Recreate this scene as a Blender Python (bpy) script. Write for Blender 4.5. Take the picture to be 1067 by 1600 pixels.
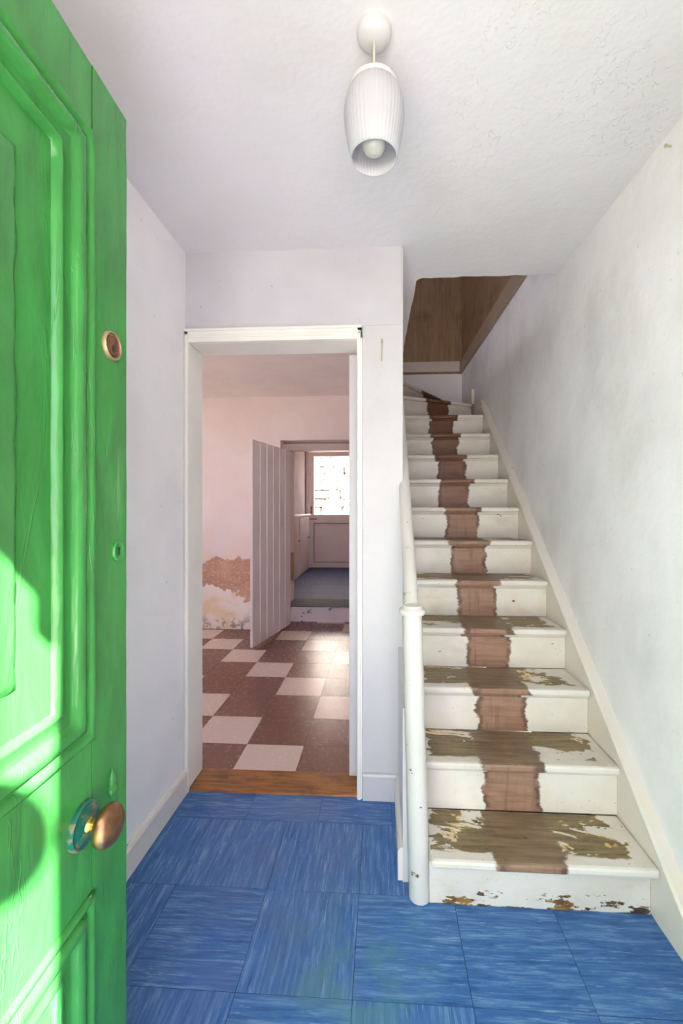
import bpy, bmesh, math, random
from mathutils import Vector, Matrix
random.seed(7)
for o in list(bpy.data.objects):
    bpy.data.objects.remove(o)
C = bpy.context.scene.collection
S = bpy.context.scene
PI = math.pi

# ------------------------------------------------------------------ camera
CAM_H = 1.255
cam = bpy.data.cameras.new('camera')
cam.sensor_fit = 'HORIZONTAL'
cam.sensor_width = 36.0
cam.lens = 660.0 / 1067.0 * 36.0
cam.shift_x = -28.5 / 1067.0
cam.shift_y = -6.0 / 1067.0
cam.clip_start = 0.02
co = bpy.data.objects.new('camera', cam)
C.objects.link(co)
co.location = (0, 0, CAM_H)
co.rotation_euler = (PI / 2, 0, math.atan(0.055))
S.camera = co

# ------------------------------------------------------------------ light
w = bpy.data.worlds.new('sky')
S.world = w
w.use_nodes = True
bg = w.node_tree.nodes['Background']
bg.inputs['Color'].default_value = (0.865, 0.85, 1.0, 1)
bg.inputs['Strength'].default_value = 1.08
sun = bpy.data.lights.new('sun', 'SUN')
sun.energy = 10.2
sun.angle = math.radians(0.6)
sun.color = (1.0, 0.94, 0.86)
so = bpy.data.objects.new('sun', sun)
C.objects.link(so)
SUN_DIR = Vector((-0.627 * 0.788, 0.779 * 0.788, -0.616))
so.rotation_euler = SUN_DIR.to_track_quat('-Z', 'Y').to_euler()
so.location = (6, -8, 9)
S.view_settings.view_transform = 'Standard'
S.view_settings.look = 'None'
S.view_settings.gamma = 1
S.view_settings.use_curve_mapping = False
S.view_settings.exposure = 2.88
S.cycles.max_bounces = 16
S.cycles.diffuse_bounces = 12
S.cycles.glossy_bounces = 6
S.cycles.transparent_max_bounces = 12
S.cycles.caustics_reflective = False
S.cycles.caustics_refractive = False
S.cycles.sample_clamp_indirect = 12


# ------------------------------------------------------------------ mesh helpers
def bm_new():
    return bmesh.new()


def box(bm, x0, x1, y0, y1, z0, z1, bev=0.0, seg=2):
    vs = [bm.verts.new((x, y, z)) for x in (x0, x1) for y in (y0, y1) for z in (z0, z1)]
    idx = [(0, 1, 3, 2), (4, 6, 7, 5), (0, 4, 5, 1), (2, 3, 7, 6), (0, 2, 6, 4), (1, 5, 7, 3)]
    fs = [bm.faces.new([vs[i] for i in f]) for f in idx]
    if bev > 0:
        es = list({e for f in fs for e in f.edges})
        bmesh.ops.bevel(bm, geom=es, offset=bev, segments=seg, affect='EDGES', profile=0.5)
    return vs


def hexa(bm, bottom, top, bev=0.0):
    """four bottom points and four top points, both in the same turn"""
    b = [bm.verts.new(p) for p in bottom]
    t = [bm.verts.new(p) for p in top]
    fs = [bm.faces.new(b[::-1]), bm.faces.new(t)]
    for i in range(4):
        j = (i + 1) % 4
        fs.append(bm.faces.new((b[i], b[j], t[j], t[i])))
    if bev > 0:
        es = list({e for f in fs for e in f.edges})
        bmesh.ops.bevel(bm, geom=es, offset=bev, segments=2, affect='EDGES', profile=0.5)


def prism(bm, pts, axis, a, b):
    """polygon pts (2D) pushed along an axis from a to b"""
    def mk(p, v):
        if axis == 'x':
            return (v, p[0], p[1])
        if axis == 'y':
            return (p[0], v, p[1])
        return (p[0], p[1], v)
    va = [bm.verts.new(mk(p, a)) for p in pts]
    vb = [bm.verts.new(mk(p, b)) for p in pts]
    n = len(pts)
    bm.faces.new(va)
    bm.faces.new(vb[::-1])
    for i in range(n):
        j = (i + 1) % n
        bm.faces.new((va[i], vb[i], vb[j], va[j]))


def lathe(bm, prof, seg=32, rfun=None, mtx=None, close=False):
    rings = []
    for (r, z) in prof:
        ring = []
        for k in range(seg):
            a = 2 * PI * k / seg
            rr = r * (rfun(a, z) if rfun else 1)
            v = Vector((rr * math.cos(a), rr * math.sin(a), z))
            if mtx is not None:
                v = mtx @ v
            ring.append(bm.verts.new(v))
        rings.append(ring)
    for i in range(len(rings) - 1):
        for k in range(seg):
            j = (k + 1) % seg
            bm.faces.new((rings[i][k], rings[i][j], rings[i + 1][j], rings[i + 1][k]))
    if close:
        bm.faces.new(rings[0][::-1])
        bm.faces.new(rings[-1])


def tube(bm, pts, r, seg=12, cap=True):
    pts = [Vector(p) for p in pts]
    rr = r if isinstance(r, (list, tuple)) else [r] * len(pts)
    rings = []
    prev = None
    for i, p in enumerate(pts):
        d = (pts[min(i + 1, len(pts) - 1)] - pts[max(i - 1, 0)]).normalized()
        if prev is None:
            up = Vector((1, 0, 0)) if abs(d.x) < 0.8 else Vector((0, 0, 1))
        else:
            up = prev
        s = (up - d * up.dot(d)).normalized()
        t = d.cross(s)
        prev = s
        rings.append([bm.verts.new(p + (s * math.cos(2 * PI * k / seg) + t * math.sin(2 * PI * k / seg)) * rr[i]) for k in range(seg)])
    for i in range(len(rings) - 1):
        for k in range(seg):
            j = (k + 1) % seg
            bm.faces.new((rings[i][k], rings[i][j], rings[i + 1][j], rings[i + 1][k]))
    if cap:
        bm.faces.new(rings[0][::-1])
        bm.faces.new(rings[-1])


def ring_mould(bm, u0, u1, z0, z1, prof, n=1, jit=0.0):
    """mitred moulding round a rectangle in the (x, z) plane; prof = (inset, height along -y)"""
    loops = []
    for (ins, h) in prof:
        a, b, c, d = u0 + ins, u1 - ins, z0 + ins, z1 - ins
        cor = [(a, c), (b, c), (b, d), (a, d)]
        lp = []
        for i in range(4):
            p, q = cor[i], cor[(i + 1) % 4]
            for k in range(n):
                t = k / n
                j = jit * (random.random() - 0.5) if k else 0
                x = p[0] + (q[0] - p[0]) * t
                z = p[1] + (q[1] - p[1]) * t
                if i in (1, 3):
                    x += j
                else:
                    z += j
                lp.append(bm.verts.new((x, -h, z)))
        loops.append(lp)
    m = len(loops[0])
    for i in range(len(loops) - 1):
        for k in range(m):
            j = (k + 1) % m
            bm.faces.new((loops[i][k], loops[i][j], loops[i + 1][j], loops[i + 1][k]))
    return loops


ORIGIN = {}


def obj(name, bm, mat, parent=None, smooth=False, local=False, base=None):
    """one mesh object; coordinates are world ones unless local. base = origin of a top-level thing"""
    bmesh.ops.recalc_face_normals(bm, faces=bm.faces[:])
    org = Vector((0, 0, 0))
    if not local:
        if parent is not None:
            org = ORIGIN.get(parent.name, Vector((0, 0, 0)))
        elif base is not None:
            org = Vector(base)
        if org.length > 0:
            bmesh.ops.translate(bm, verts=bm.verts[:], vec=-org)
    me = bpy.data.meshes.new(name)
    bm.to_mesh(me)
    bm.free()
    if mat is not None:
        me.materials.append(mat)
    if smooth:
        for p in me.polygons:
            p.use_smooth = True
        if smooth != 'all':
            try:
                me.set_sharp_from_angle(angle=math.radians(40))
            except Exception:
                pass
    o = bpy.data.objects.new(name, me)
    C.objects.link(o)
    if parent is not None:
        o.parent = parent
        ORIGIN[o.name] = org
    elif base is not None:
        o.location = base
        ORIGIN[o.name] = org
    return o


def empty(name, loc, label, cat=None, kind=None, group=None):
    o = bpy.data.objects.new(name, None)
    o.empty_display_size = 0.05
    C.objects.link(o)
    o.location = loc
    ORIGIN[o.name] = Vector(loc)
    tag(o, label, cat, kind, group)
    return o


def tag(o, label=None, cat=None, kind=None, group=None):
    if label:
        o['label'] = label
    if cat:
        o['category'] = cat
    if kind:
        o['kind'] = kind
    if group:
        o['group'] = group
    return o


def struct(name, bm, mat, label, cat, smooth=False):
    return tag(obj(name, bm, mat, None, smooth), label, cat, 'structure')


# ------------------------------------------------------------------ material helpers
def lin(r, g, b, k=1.0):
    def f(c):
        c /= 255.0
        return c / 12.92 if c <= 0.04045 else ((c + 0.055) / 1.055) ** 2.4
    return (min(f(r) * k, 0.95), min(f(g) * k, 0.95), min(f(b) * k, 0.95), 1)


class M:
    def __init__(s, name, rough=0.5, spec=0.5):
        s.m = bpy.data.materials.new(name)
        s.m.use_nodes = True
        s.nt = s.m.node_tree
        s.p = s.nt.nodes['Principled BSDF']
        s.p.inputs['Roughness'].default_value = rough
        s.p.inputs['Specular IOR Level'].default_value = spec
        s._pos = None

    def n(s, t, **kw):
        nd = s.nt.nodes.new(t)
        for k, v in kw.items():
            setattr(nd, k, v)
        return nd

    def put(s, sock, v):
        if isinstance(v, bpy.types.NodeSocket):
            s.nt.links.new(v, sock)
        else:
            sock.default_value = v

    def pos(s):
        if s._pos is None:
            s._pos = s.n('ShaderNodeNewGeometry').outputs['Position']
        return s._pos

    def objc(s):
        return s.n('ShaderNodeTexCoord').outputs['Object']

    def rnd(s):
        return s.n('ShaderNodeObjectInfo').outputs['Random']

    def xyz(s, v):
        nd = s.n('ShaderNodeSeparateXYZ')
        s.put(nd.inputs[0], v)
        return nd.outputs

    def vadd(s, a, b):
        nd = s.n('ShaderNodeVectorMath', operation='ADD')
        s.put(nd.inputs[0], a)
        s.put(nd.inputs[1], b)
        return nd.outputs[0]

    def vmul(s, a, b):
        nd = s.n('ShaderNodeVectorMath', operation='MULTIPLY')
        s.put(nd.inputs[0], a)
        s.put(nd.inputs[1], b)
        return nd.outputs[0]

    def vec(s, x, y, z):
        nd = s.n('ShaderNodeCombineXYZ')
        for i, v in enumerate((x, y, z)):
            s.put(nd.inputs[i], v)
        return nd.outputs[0]

    def noise(s, v, scale, detail=4, rough=0.55, dist=0.0):
        nd = s.n('ShaderNodeTexNoise')
        s.put(nd.inputs['Vector'], v)
        nd.inputs['Scale'].default_value = scale
        nd.inputs['Detail'].default_value = detail
        nd.inputs['Roughness'].default_value = rough
        nd.inputs['Distortion'].default_value = dist
        return nd.outputs[0]

    def math(s, op, a, b=0.0, c=0.0, clamp=False):
        nd = s.n('ShaderNodeMath', operation=op, use_clamp=clamp)
        s.put(nd.inputs[0], a)
        s.put(nd.inputs[1], b)
        s.put(nd.inputs[2], c)
        return nd.outputs[0]

    def step(s, v, lo, hi):
        """0 below lo, 1 above hi (or the reverse when lo > hi)"""
        nd = s.n('ShaderNodeMapRange')
        nd.interpolation_type = 'SMOOTHSTEP'
        s.put(nd.inputs['Value'], v)
        if lo < hi:
            a = (lo, hi, 0, 1)
        else:
            a = (hi, lo, 1, 0)
        for k, x in zip(('From Min', 'From Max', 'To Min', 'To Max'), a):
            nd.inputs[k].default_value = x
        return nd.outputs[0]

    def mix(s, f, a, b):
        nd = s.n('ShaderNodeMix', data_type='RGBA')
        s.put(nd.inputs[0], f)
        s.put(nd.inputs[6], a)
        s.put(nd.inputs[7], b)
        return nd.outputs[2]

    def color(s, v):
        s.put(s.p.inputs['Base Color'], v)

    def bump(s, h, strength=0.3, dist=0.01, prev=None):
        nd = s.n('ShaderNodeBump')
        nd.inputs['Strength'].default_value = strength
        nd.inputs['Distance'].default_value = dist
        s.put(nd.inputs['Height'], h)
        if prev is not None:
            s.put(nd.inputs['Normal'], prev)
        s.put(s.p.inputs['Normal'], nd.outputs[0])
        return nd.outputs[0]


def plain(name, col, rough=0.5, metal=0.0):
    m = M(name, rough)
    m.color(col)
    m.p.inputs['Metallic'].default_value = metal
    return m.m


WHITE = lin(214, 211, 219, 1.22)

# plaster: lumpy limewashed walls
def plaster(name, col, lump=0.35, grime=None, gamt=0.25):
    m = M(name, 0.75, 0.25)
    P = m.pos()
    big = m.noise(P, 2.2, 3)
    fine = m.noise(m.vmul(P, (1, 1, 0.6)), 34, 5, 0.6)
    c2 = tuple(v * 0.90 for v in col[:3]) + (1,)
    c = m.mix(m.step(big, 0.35, 0.75), col, c2)
    if grime:
        g = m.noise(m.vmul(P, (1, 1, 0.6)), 2.6, 5, 0.6)
        c = m.mix(m.math('MULTIPLY', m.step(g, 0.42, 0.8), gamt), c, grime)
    sc = m.noise(m.vadd(P, (3, 1, 7)), 55, 2, 0.4)
    c = m.mix(m.math('MULTIPLY', m.step(sc, 0.74, 0.78), 0.35), c, lin(120, 112, 105))
    m.color(c)
    b = m.bump(fine, lump * 0.35, 0.006)
    m.bump(m.noise(P, 5.5, 4), lump, 0.02, b)
    return m.m


M_WALL = plaster('white_plaster', lin(216, 213, 218, 1.28))
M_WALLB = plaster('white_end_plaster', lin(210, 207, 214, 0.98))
M_WALLR = plaster('stained_white_plaster', lin(214, 212, 215, 1.28), 0.35, lin(168, 161, 150), 0.35)

m = M('peeling_ceiling_paint', 0.7, 0.25)
P = m.pos()
X = m.xyz(P)
fl = m.noise(m.vmul(P, (1, 0.8, 1)), 46, 6, 0.65, 0.8)
zone = m.noise(P, 3.2, 3)
zx = m.step(X[0], -0.05, 0.35)
zy = m.math('MULTIPLY', m.step(X[1], 0.75, 1.0), m.step(X[1], 1.75, 1.45))
zmask = m.math('MULTIPLY', m.math('MULTIPLY', zx, zy), m.step(zone, 0.47, 0.64))
flake = m.math('MULTIPLY', m.step(fl, 0.56, 0.66), zmask)
c = m.mix(m.step(m.noise(P, 2.0, 3), 0.35, 0.75), lin(214, 211, 218, 1.15), lin(210, 206, 209, 1.12))
c = m.mix(m.math('MULTIPLY', flake, 0.35), c, lin(232, 230, 232, 1.15))
m.color(c)
b = m.bump(m.noise(P, 40, 4), 0.12, 0.006)
b = m.bump(m.noise(P, 5, 4), 0.3, 0.02, b)
m.bump(flake, 0.5, 0.003, b)
M_CEIL = m.m

# painted woodwork, glossy white, with a few knocks
def wood_paint(name, col, rough=0.32, chip=0.70, chipcol=lin(96, 66, 42), scale=14.0, bump=0.25, yellow=0.0):
    m = M(name, rough, 0.5)
    P = m.pos()
    n1 = m.noise(P, scale, 6, 0.62)
    n2 = m.noise(P, 3.0, 3)
    c = m.mix(m.step(n2, 0.35, 0.7), col, tuple(v * 0.93 for v in col[:3]) + (1,))
    if yellow:
        c = m.mix(m.math('MULTIPLY', m.step(m.noise(m.vadd(P, (5, 5, 5)), 6, 4), 0.5, 0.75), yellow), c, lin(226, 205, 160))
    ch = m.step(n1, chip, chip + 0.02)
    c = m.mix(ch, c, chipcol)
    m.color(c)
    b = m.bump(m.noise(P, 60, 3), bump * 0.4, 0.004)
    b = m.bump(m.noise(P, 11, 3), bump, 0.012, b)
    m.bump(ch, 0.4, -0.003, b)
    return m.m


M_TRIM = wood_paint('white_gloss_woodwork', lin(222, 219, 221, 0.84), 0.4, 0.76)
M_BASE = wood_paint('chipped_white_skirting', lin(214, 209, 205, 1.15), 0.35, 0.675)
M_NEWEL = wood_paint('knocked_cream_paint', lin(224, 219, 214, 0.90), 0.3, 0.65, lin(92, 62, 40), 24, 0.35)
M_STRING = wood_paint('cream_string_paint', lin(220, 212, 205, 1.0), 0.34, 0.70, yellow=0.35)

# green gloss door paint
m = M('green_gloss_paint', 0.2, 0.38)
P = m.objc()
br = m.noise(m.vmul(P, (1, 1, 0.10)), 38, 5, 0.6, 0.3)
lum = m.noise(m.vmul(P, (1, 1, 0.35)), 16, 4, 0.5, 0.6)
c = m.mix(m.step(lum, 0.3, 0.7), lin(60, 140, 66, 1.0), lin(58, 127, 62, 0.92))
ln = m.math('ABSOLUTE', m.math('SUBTRACT', m.noise(m.vmul(P, (1, 1, 0.12)), 9, 4, 0.6, 0.8), 0.5))
crack = m.step(ln, 0.006, 0.0)
m.color(m.mix(m.math('MULTIPLY', crack, 0.06), c, lin(90, 190, 100)))
b = m.bump(br, 0.14, 0.006)
b = m.bump(lum, 0.35, 0.012, b)
m.bump(crack, 0.3, 0.003, b)
m.put(m.p.inputs['Roughness'], m.math('MULTIPLY_ADD', lum, 0.16, 0.15))
M_GREEN = m.m

M_BRASS = M('tarnished_brass', 0.38)
P = M_BRASS.objc()
t = M_BRASS.noise(P, 38, 4)
M_BRASS.color(M_BRASS.mix(M_BRASS.step(t, 0.35, 0.7), lin(150, 108, 78), lin(104, 74, 56)))
M_BRASS.p.inputs['Metallic'].default_value = 0.85
M_BRASS = M_BRASS.m
mm = M('paint_smeared_rose', 0.35)
P = mm.objc()
t = mm.noise(P, 60, 4)
mm.color(mm.mix(mm.step(t, 0.50, 0.62), lin(24, 96, 78), lin(120, 116, 84)))
M_ROSE = mm.m
M_STEM = plain('bright_brass', lin(205, 165, 80), 0.25, 0.9)
M_BLACK = plain('dark_hole', (0.01, 0.01, 0.01, 1), 0.6)


# blue streaked vinyl, the streaks along x or along y
def blue_vinyl(name, ax):
    m = M(name, 0.33, 0.45)
    P = m.pos()
    r = m.rnd()
    off = m.vec(m.math('MULTIPLY', r, 31.0), m.math('MULTIPLY', r, 17.0), 0.0)
    Q = m.vadd(P, off)
    sc = (0.085, 1, 1) if ax == 'x' else (1, 0.085, 1)
    wob = m.noise(Q, 4, 2)
    Q2 = m.vadd(m.vmul(Q, sc), m.vmul(m.vec(wob, wob, 0.0), (0.012, 0.012, 0)))
    s1 = m.noise(Q2, 95, 9, 0.72)
    s2 = m.noise(m.vadd(Q2, (9, 4, 0)), 130, 4, 0.65)
    base = m.mix(r, lin(46, 92, 150, 1.12), lin(52, 99, 156, 1.15))
    c = m.mix(m.step(s1, 0.46, 0.70), base, lin(104, 140, 184, 1.1))
    c = m.mix(m.math('MULTIPLY', m.step(s1, 0.47, 0.32), 0.65), c, lin(32, 60, 108, 1.0))
    c = m.mix(m.math('MULTIPLY', m.step(s2, 0.60, 0.70), 0.5), c, lin(150, 172, 200, 1.1))
    # worn grey walk-way and a greenish stain
    X = m.xyz(P)
    dx = m.math('ABSOLUTE', m.math('SUBTRACT', X[0], -0.33))
    walk = m.math('MULTIPLY', m.step(dx, 0.42, 0.05), m.step(m.noise(P, 4.5, 5, 0.6), 0.35, 0.62))
    c = m.mix(m.math('MULTIPLY', walk, 0.4), c, lin(86, 106, 140, 1.05))
    d = m.n('ShaderNodeVectorMath', operation='DISTANCE')
    m.put(d.inputs[0], P)
    d.inputs[1].default_value = (-0.06, 1.12, 0)
    gs = m.math('MULTIPLY', m.step(d.outputs['Value'], 0.33, 0.05), m.step(m.noise(P, 9, 5, 0.6), 0.42, 0.62))
    c = m.mix(m.math('MULTIPLY', gs, 0.55), c, lin(74, 124, 128, 1.1))
    m.color(c)
    m.bump(s1, 0.08, 0.003)
    m.put(m.p.inputs['Roughness'], m.math('MULTIPLY_ADD', s1, 0.25, 0.26))
    return m.m


M_BLUEX = blue_vinyl('blue_vinyl_cross', 'x')
M_BLUEY = blue_vinyl('blue_vinyl_along', 'y')


def back_vinyl(name, c1, c2, rough=0.22):
    m = M(name, rough, 0.5)
    P = m.pos()
    r = m.rnd()
    n1 = m.noise(P, 38, 5, 0.65)
    c = m.mix(m.step(n1, 0.3, 0.7), c1, c2)
    c = m.mix(m.math('MULTIPLY', r, 0.22), c, tuple(v * 0.7 for v in c1[:3]) + (1,))
    sc = m.noise(m.vadd(P, (8, 3, 0)), 90, 3, 0.5)
    c = m.mix(m.step(sc, 0.765, 0.785), c, lin(170, 145, 128))
    m.color(c)
    m.bump(m.noise(m.vmul(P, (1, 1.6, 1)), 9, 3), 0.22, 0.006)
    m.put(m.p.inputs['Roughness'], m.math('MULTIPLY_ADD', n1, 0.2, rough - 0.06))
    return m.m


M_BROWN = back_vinyl('brown_vinyl', lin(100, 66, 56, 1.75), lin(86, 56, 48, 1.7))
M_CREAM = back_vinyl('cream_vinyl', lin(182, 165, 155, 1.5), lin(168, 150, 140, 1.5))
M_SLATE = back_vinyl('blue_grey_floor', lin(74, 88, 124, 0.85), lin(64, 74, 98, 0.8), 0.6)
M_GROUT = plain('dark_joint', lin(40, 36, 34), 0.8)
M_BLUEG = plain('dark_blue_joint', lin(24, 38, 62), 0.8)

# varnished threshold
m = M('varnished_oak', 0.3, 0.5)
P = m.pos()
g = m.noise(m.vmul(P, (0.12, 1, 1)), 55, 6, 0.65, 0.3)
c = m.mix(m.step(g, 0.3, 0.7), lin(150, 98, 48, 1.3), lin(104, 64, 30, 1.2))
dk = m.noise(P, 9, 5)
c = m.mix(m.math('MULTIPLY', m.step(dk, 0.52, 0.7), 0.55), c, lin(62, 40, 22))
m.color(c)
m.bump(g, 0.15, 0.003)
M_OAK = m.m

# stair paint ------------------------------------------------------
STRIPE_X, STRIPE_H = 0.463, 0.094


def stair_mat(name, tread):
    m = M(name, 0.42, 0.4)
    P = m.pos()
    X = m.xyz(P)
    L = m.xyz(m.objc())
    r = m.rnd()
    Q = m.vadd(P, m.vec(0.0, m.math('MULTIPLY', r, 13.0), 0.0))
    n_edge = m.noise(m.vmul(Q, (0.5, 1, 1.2)), 15, 8, 0.66, 0.2)
    n_fine = m.noise(Q, 70, 5, 0.65)
    n_big = m.noise(Q, 6, 4)
    cream = m.mix(m.step(n_big, 0.35, 0.7), lin(225, 219, 212, 0.99), lin(217, 209, 199, 0.98))
    ye = m.noise(m.vadd(Q, (4, 4, 4)), 10, 4)
    c = m.mix(m.math('MULTIPLY', m.step(ye, 0.58, 0.75), 0.35), cream, lin(215, 188, 135, 1.1))
    ang = m.xyz(m.n('ShaderNodeNewGeometry').outputs['Normal'])[2]
    up = m.step(ang, 0.55, 0.8)
    dist = m.math('ABSOLUTE', m.math('SUBTRACT', X[0], m.math('MULTIPLY_ADD', m.math('SUBTRACT', r, 0.5), 0.03, STRIPE_X)))
    wob = m.math('MULTIPLY_ADD', m.math('SUBTRACT', n_edge, 0.5), 0.085, dist)
    # bare, stained wood where the runner lay
    grain = m.noise(m.vmul(Q, (0.10, 1, 1)), 60, 6, 0.65, 0.4)
    drip = m.noise(m.vmul(Q, (1, 1, 0.08)), 55, 4, 0.6)
    wood = m.mix(m.step(grain, 0.3, 0.72), lin(154, 122, 104, 1.1), lin(130, 96, 78, 1.08))
    wood = m.mix(m.math('MULTIPLY', m.math('MULTIPLY', m.step(drip, 0.5, 0.68), m.step(n_big, 0.38, 0.56)), 0.6), wood, lin(92, 66, 58))
    wood = m.mix(m.math('MULTIPLY', m.step(n_big, 0.46, 0.6), 0.35), wood, lin(158, 128, 108, 1.1))
    # upper flights: darker stain, part of it shade painted into the wood colour
    dark = m.step(X[2], 0.95, 1.75)
    wood = m.mix(m.math('MULTIPLY', dark, 0.8), wood, lin(92, 50, 30, 1.1))
    stripe = m.math('MULTIPLY', m.step(wob, STRIPE_H + 0.006, STRIPE_H - 0.004), m.step(X[2], 0.165, 0.17))
    band = m.math('MULTIPLY', m.step(wob, STRIPE_H - 0.026, STRIPE_H - 0.006), m.step(m.noise(Q, 13, 5), 0.44, 0.52))
    wood = m.mix(m.math('MULTIPLY', band, 0.62), wood, lin(58, 42, 42))
    if tread:
        po = m.noise(m.vmul(Q, (0.42, 1, 1)), 10.5, 9, 0.66, 0.5)
        keep = m.math('MULTIPLY', m.step(m.math('MULTIPLY_ADD', n_edge, 0.05, L[1]), 0.06, 0.07), up)
        side = m.step(m.math('MULTIPLY_ADD', m.math('SUBTRACT', n_edge, 0.5), 0.22, m.math('ABSOLUTE', m.math('SUBTRACT', X[0], 0.46))), 0.305, 0.295)
        olive = m.math('MULTIPLY', m.math('MULTIPLY', m.step(po, 0.435, 0.45), keep), side)
        rim = m.math('MULTIPLY', m.math('MULTIPLY', m.step(po, 0.405, 0.42), keep), side)
        c = m.mix(m.math('MULTIPLY', rim, m.step(ye, 0.44, 0.56)), c, lin(206, 172, 104, 1.1))
        olc = m.mix(m.step(grain, 0.32, 0.68), lin(134, 116, 82, 1.12), lin(98, 82, 58, 1.0))
        olc = m.mix(m.math('MULTIPLY', m.step(n_fine, 0.52, 0.66), 0.4), olc, lin(150, 132, 104))
        c = m.mix(olive, c, olc)
        centre = m.mix(m.math('MULTIPLY', m.step(po, 0.30, 0.44), m.math('MULTIPLY', up, 0.8)), wood, m.mix(m.step(grain, 0.32, 0.68), lin(136, 116, 92, 1.1), lin(104, 86, 66)))
        stripe_t = m.step(wob, STRIPE_H + 0.02, STRIPE_H + 0.008)
        c = m.mix(stripe_t, c, centre)
    else:
        c = m.mix(stripe, c, wood)
    # knocks and the dirt that lies at the foot of the riser
    ch = m.step(m.noise(m.vmul(m.vadd(Q, (2, 2, 2)), (0.7, 1, 1.3)), 20, 6, 0.65), 0.69, 0.705)
    c = m.mix(ch, c, lin(84, 56, 36))
    sp_ = m.step(m.noise(m.vadd(Q, (6, 1, 3)), 75, 3, 0.6), 0.70, 0.73)
    c = m.mix(m.math('MULTIPLY', sp_, 0.7), c, lin(120, 92, 64))
    smear = m.noise(m.vmul(m.vadd(Q, (1, 8, 3)), (0.5, 1, 1)), 7, 6, 0.65)
    c = m.mix(m.math('MULTIPLY', m.step(smear, 0.5, 0.72), 0.22), c, lin(150, 128, 100))
    if not tread:
        foot = m.math('MULTIPLY', m.step(X[2], 0.06, 0.045), m.step(m.math('MULTIPLY_ADD', X[2], 2.2, m.math('SUBTRACT', 1.0, m.noise(m.vmul(Q, (0.45, 1, 1.3)), 26, 7, 0.68))), 0.53, 0.515))
        foot2 = m.step(m.math('MULTIPLY_ADD', m.noise(m.vmul(Q, (0.4, 1, 1)), 22, 5), 0.022, X[2]), 0.017, 0.013)
        c = m.mix(foot, c, m.mix(m.step(ye, 0.45, 0.6), lin(74, 54, 40), lin(150, 112, 60)))
        c = m.mix(foot2, c, lin(74, 50, 26))
    m.color(c)
    b = m.bump(n_fine, 0.12, 0.003)
    b = m.bump(grain, 0.12, 0.003, b)
    m.bump(n_edge, 0.25, 0.006, b)
    return m.m


M_TREAD = stair_mat('worn_tread_paint', True)
M_RISER = stair_mat('worn_riser_paint', False)
M_SWHITE = wood_paint('flat_stair_white', lin(214, 211, 214, 1.15), 0.5, 0.8)

# stairwell above the hall: brown stained lining
m = M('brown_stained_lining', 0.5, 0.35)
P = m.pos()
g = m.noise(m.vmul(P, (1, 1, 0.12)), 30, 5, 0.6, 0.4)
bl = m.noise(P, 2.6, 4)
c = m.mix(m.step(g, 0.3, 0.7), lin(142, 116, 90, 1.25), lin(122, 98, 74, 1.2))
c = m.mix(m.math('MULTIPLY', m.step(bl, 0.48, 0.66), 0.55), c, lin(98, 66, 44))
m.color(c)
m.bump(g, 0.1, 0.004)
M_BROWNW = m.m

# back room: pink limewash, with a damp, flaking foot on the far wall
PINK = lin(208, 199, 196, 1.25)
M_PINK = plaster('pink_plaster', PINK, 0.3, lin(196, 180, 168, 1.2), 0.3)
m = M('damp_pink_plaster', 0.8, 0.2)
P = m.pos()
X = m.xyz(P)
n1 = m.noise(P, 3.2, 8, 0.62, 0.5)
n2 = m.noise(m.vadd(P, (7, 0, 2)), 4.5, 8, 0.62, 0.5)
zz = m.math('MULTIPLY_ADD', m.math('SUBTRACT', n1, 0.5), 0.55, X[2])
z2 = m.math('MULTIPLY_ADD', m.math('SUBTRACT', n2, 0.5), 0.62, X[2])
c = m.mix(m.step(m.noise(P, 2.4, 4), 0.3, 0.7), PINK, lin(206, 192, 188, 1.22))
c = m.mix(m.math('MULTIPLY', m.math('MULTIPLY', m.step(zz, 1.15, 0.7), m.step(n2, 0.42, 0.62)), 0.55), c, lin(218, 188, 150, 1.2))
br = m.step(zz, 0.735, 0.715)
c = m.mix(br, c, m.mix(m.step(n2, 0.4, 0.62), lin(176, 138, 120, 1.15), lin(186, 150, 128, 1.2)))
spk = m.math('MULTIPLY', br, m.step(m.noise(P, 40, 5, 0.7), 0.53, 0.6))
c = m.mix(m.math('MULTIPLY', spk, 0.55), c, lin(214, 190, 168, 1.2))
wh = m.step(z2, 0.40, 0.385)
c = m.mix(wh, c, m.mix(m.step(n1, 0.45, 0.6), lin(226, 216, 208, 1.2), lin(224, 202, 168, 1.15)))
gr = m.math('MULTIPLY', m.math('MULTIPLY', wh, m.step(X[2], 0.20, 0.0)), m.step(m.noise(P, 15, 6, 0.66), 0.50, 0.54))
c = m.mix(m.math('MULTIPLY', gr, 0.8), c, lin(128, 112, 108))
m.color(c)
b = m.bump(m.noise(P, 6, 4), 0.3, 0.02)
b = m.bump(br, 0.7, -0.008, b)
m.bump(m.math('ADD', wh, m.math('MULTIPLY', n2, 0.6)), 0.5, 0.008, b)
M_DAMP = m.m

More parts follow.
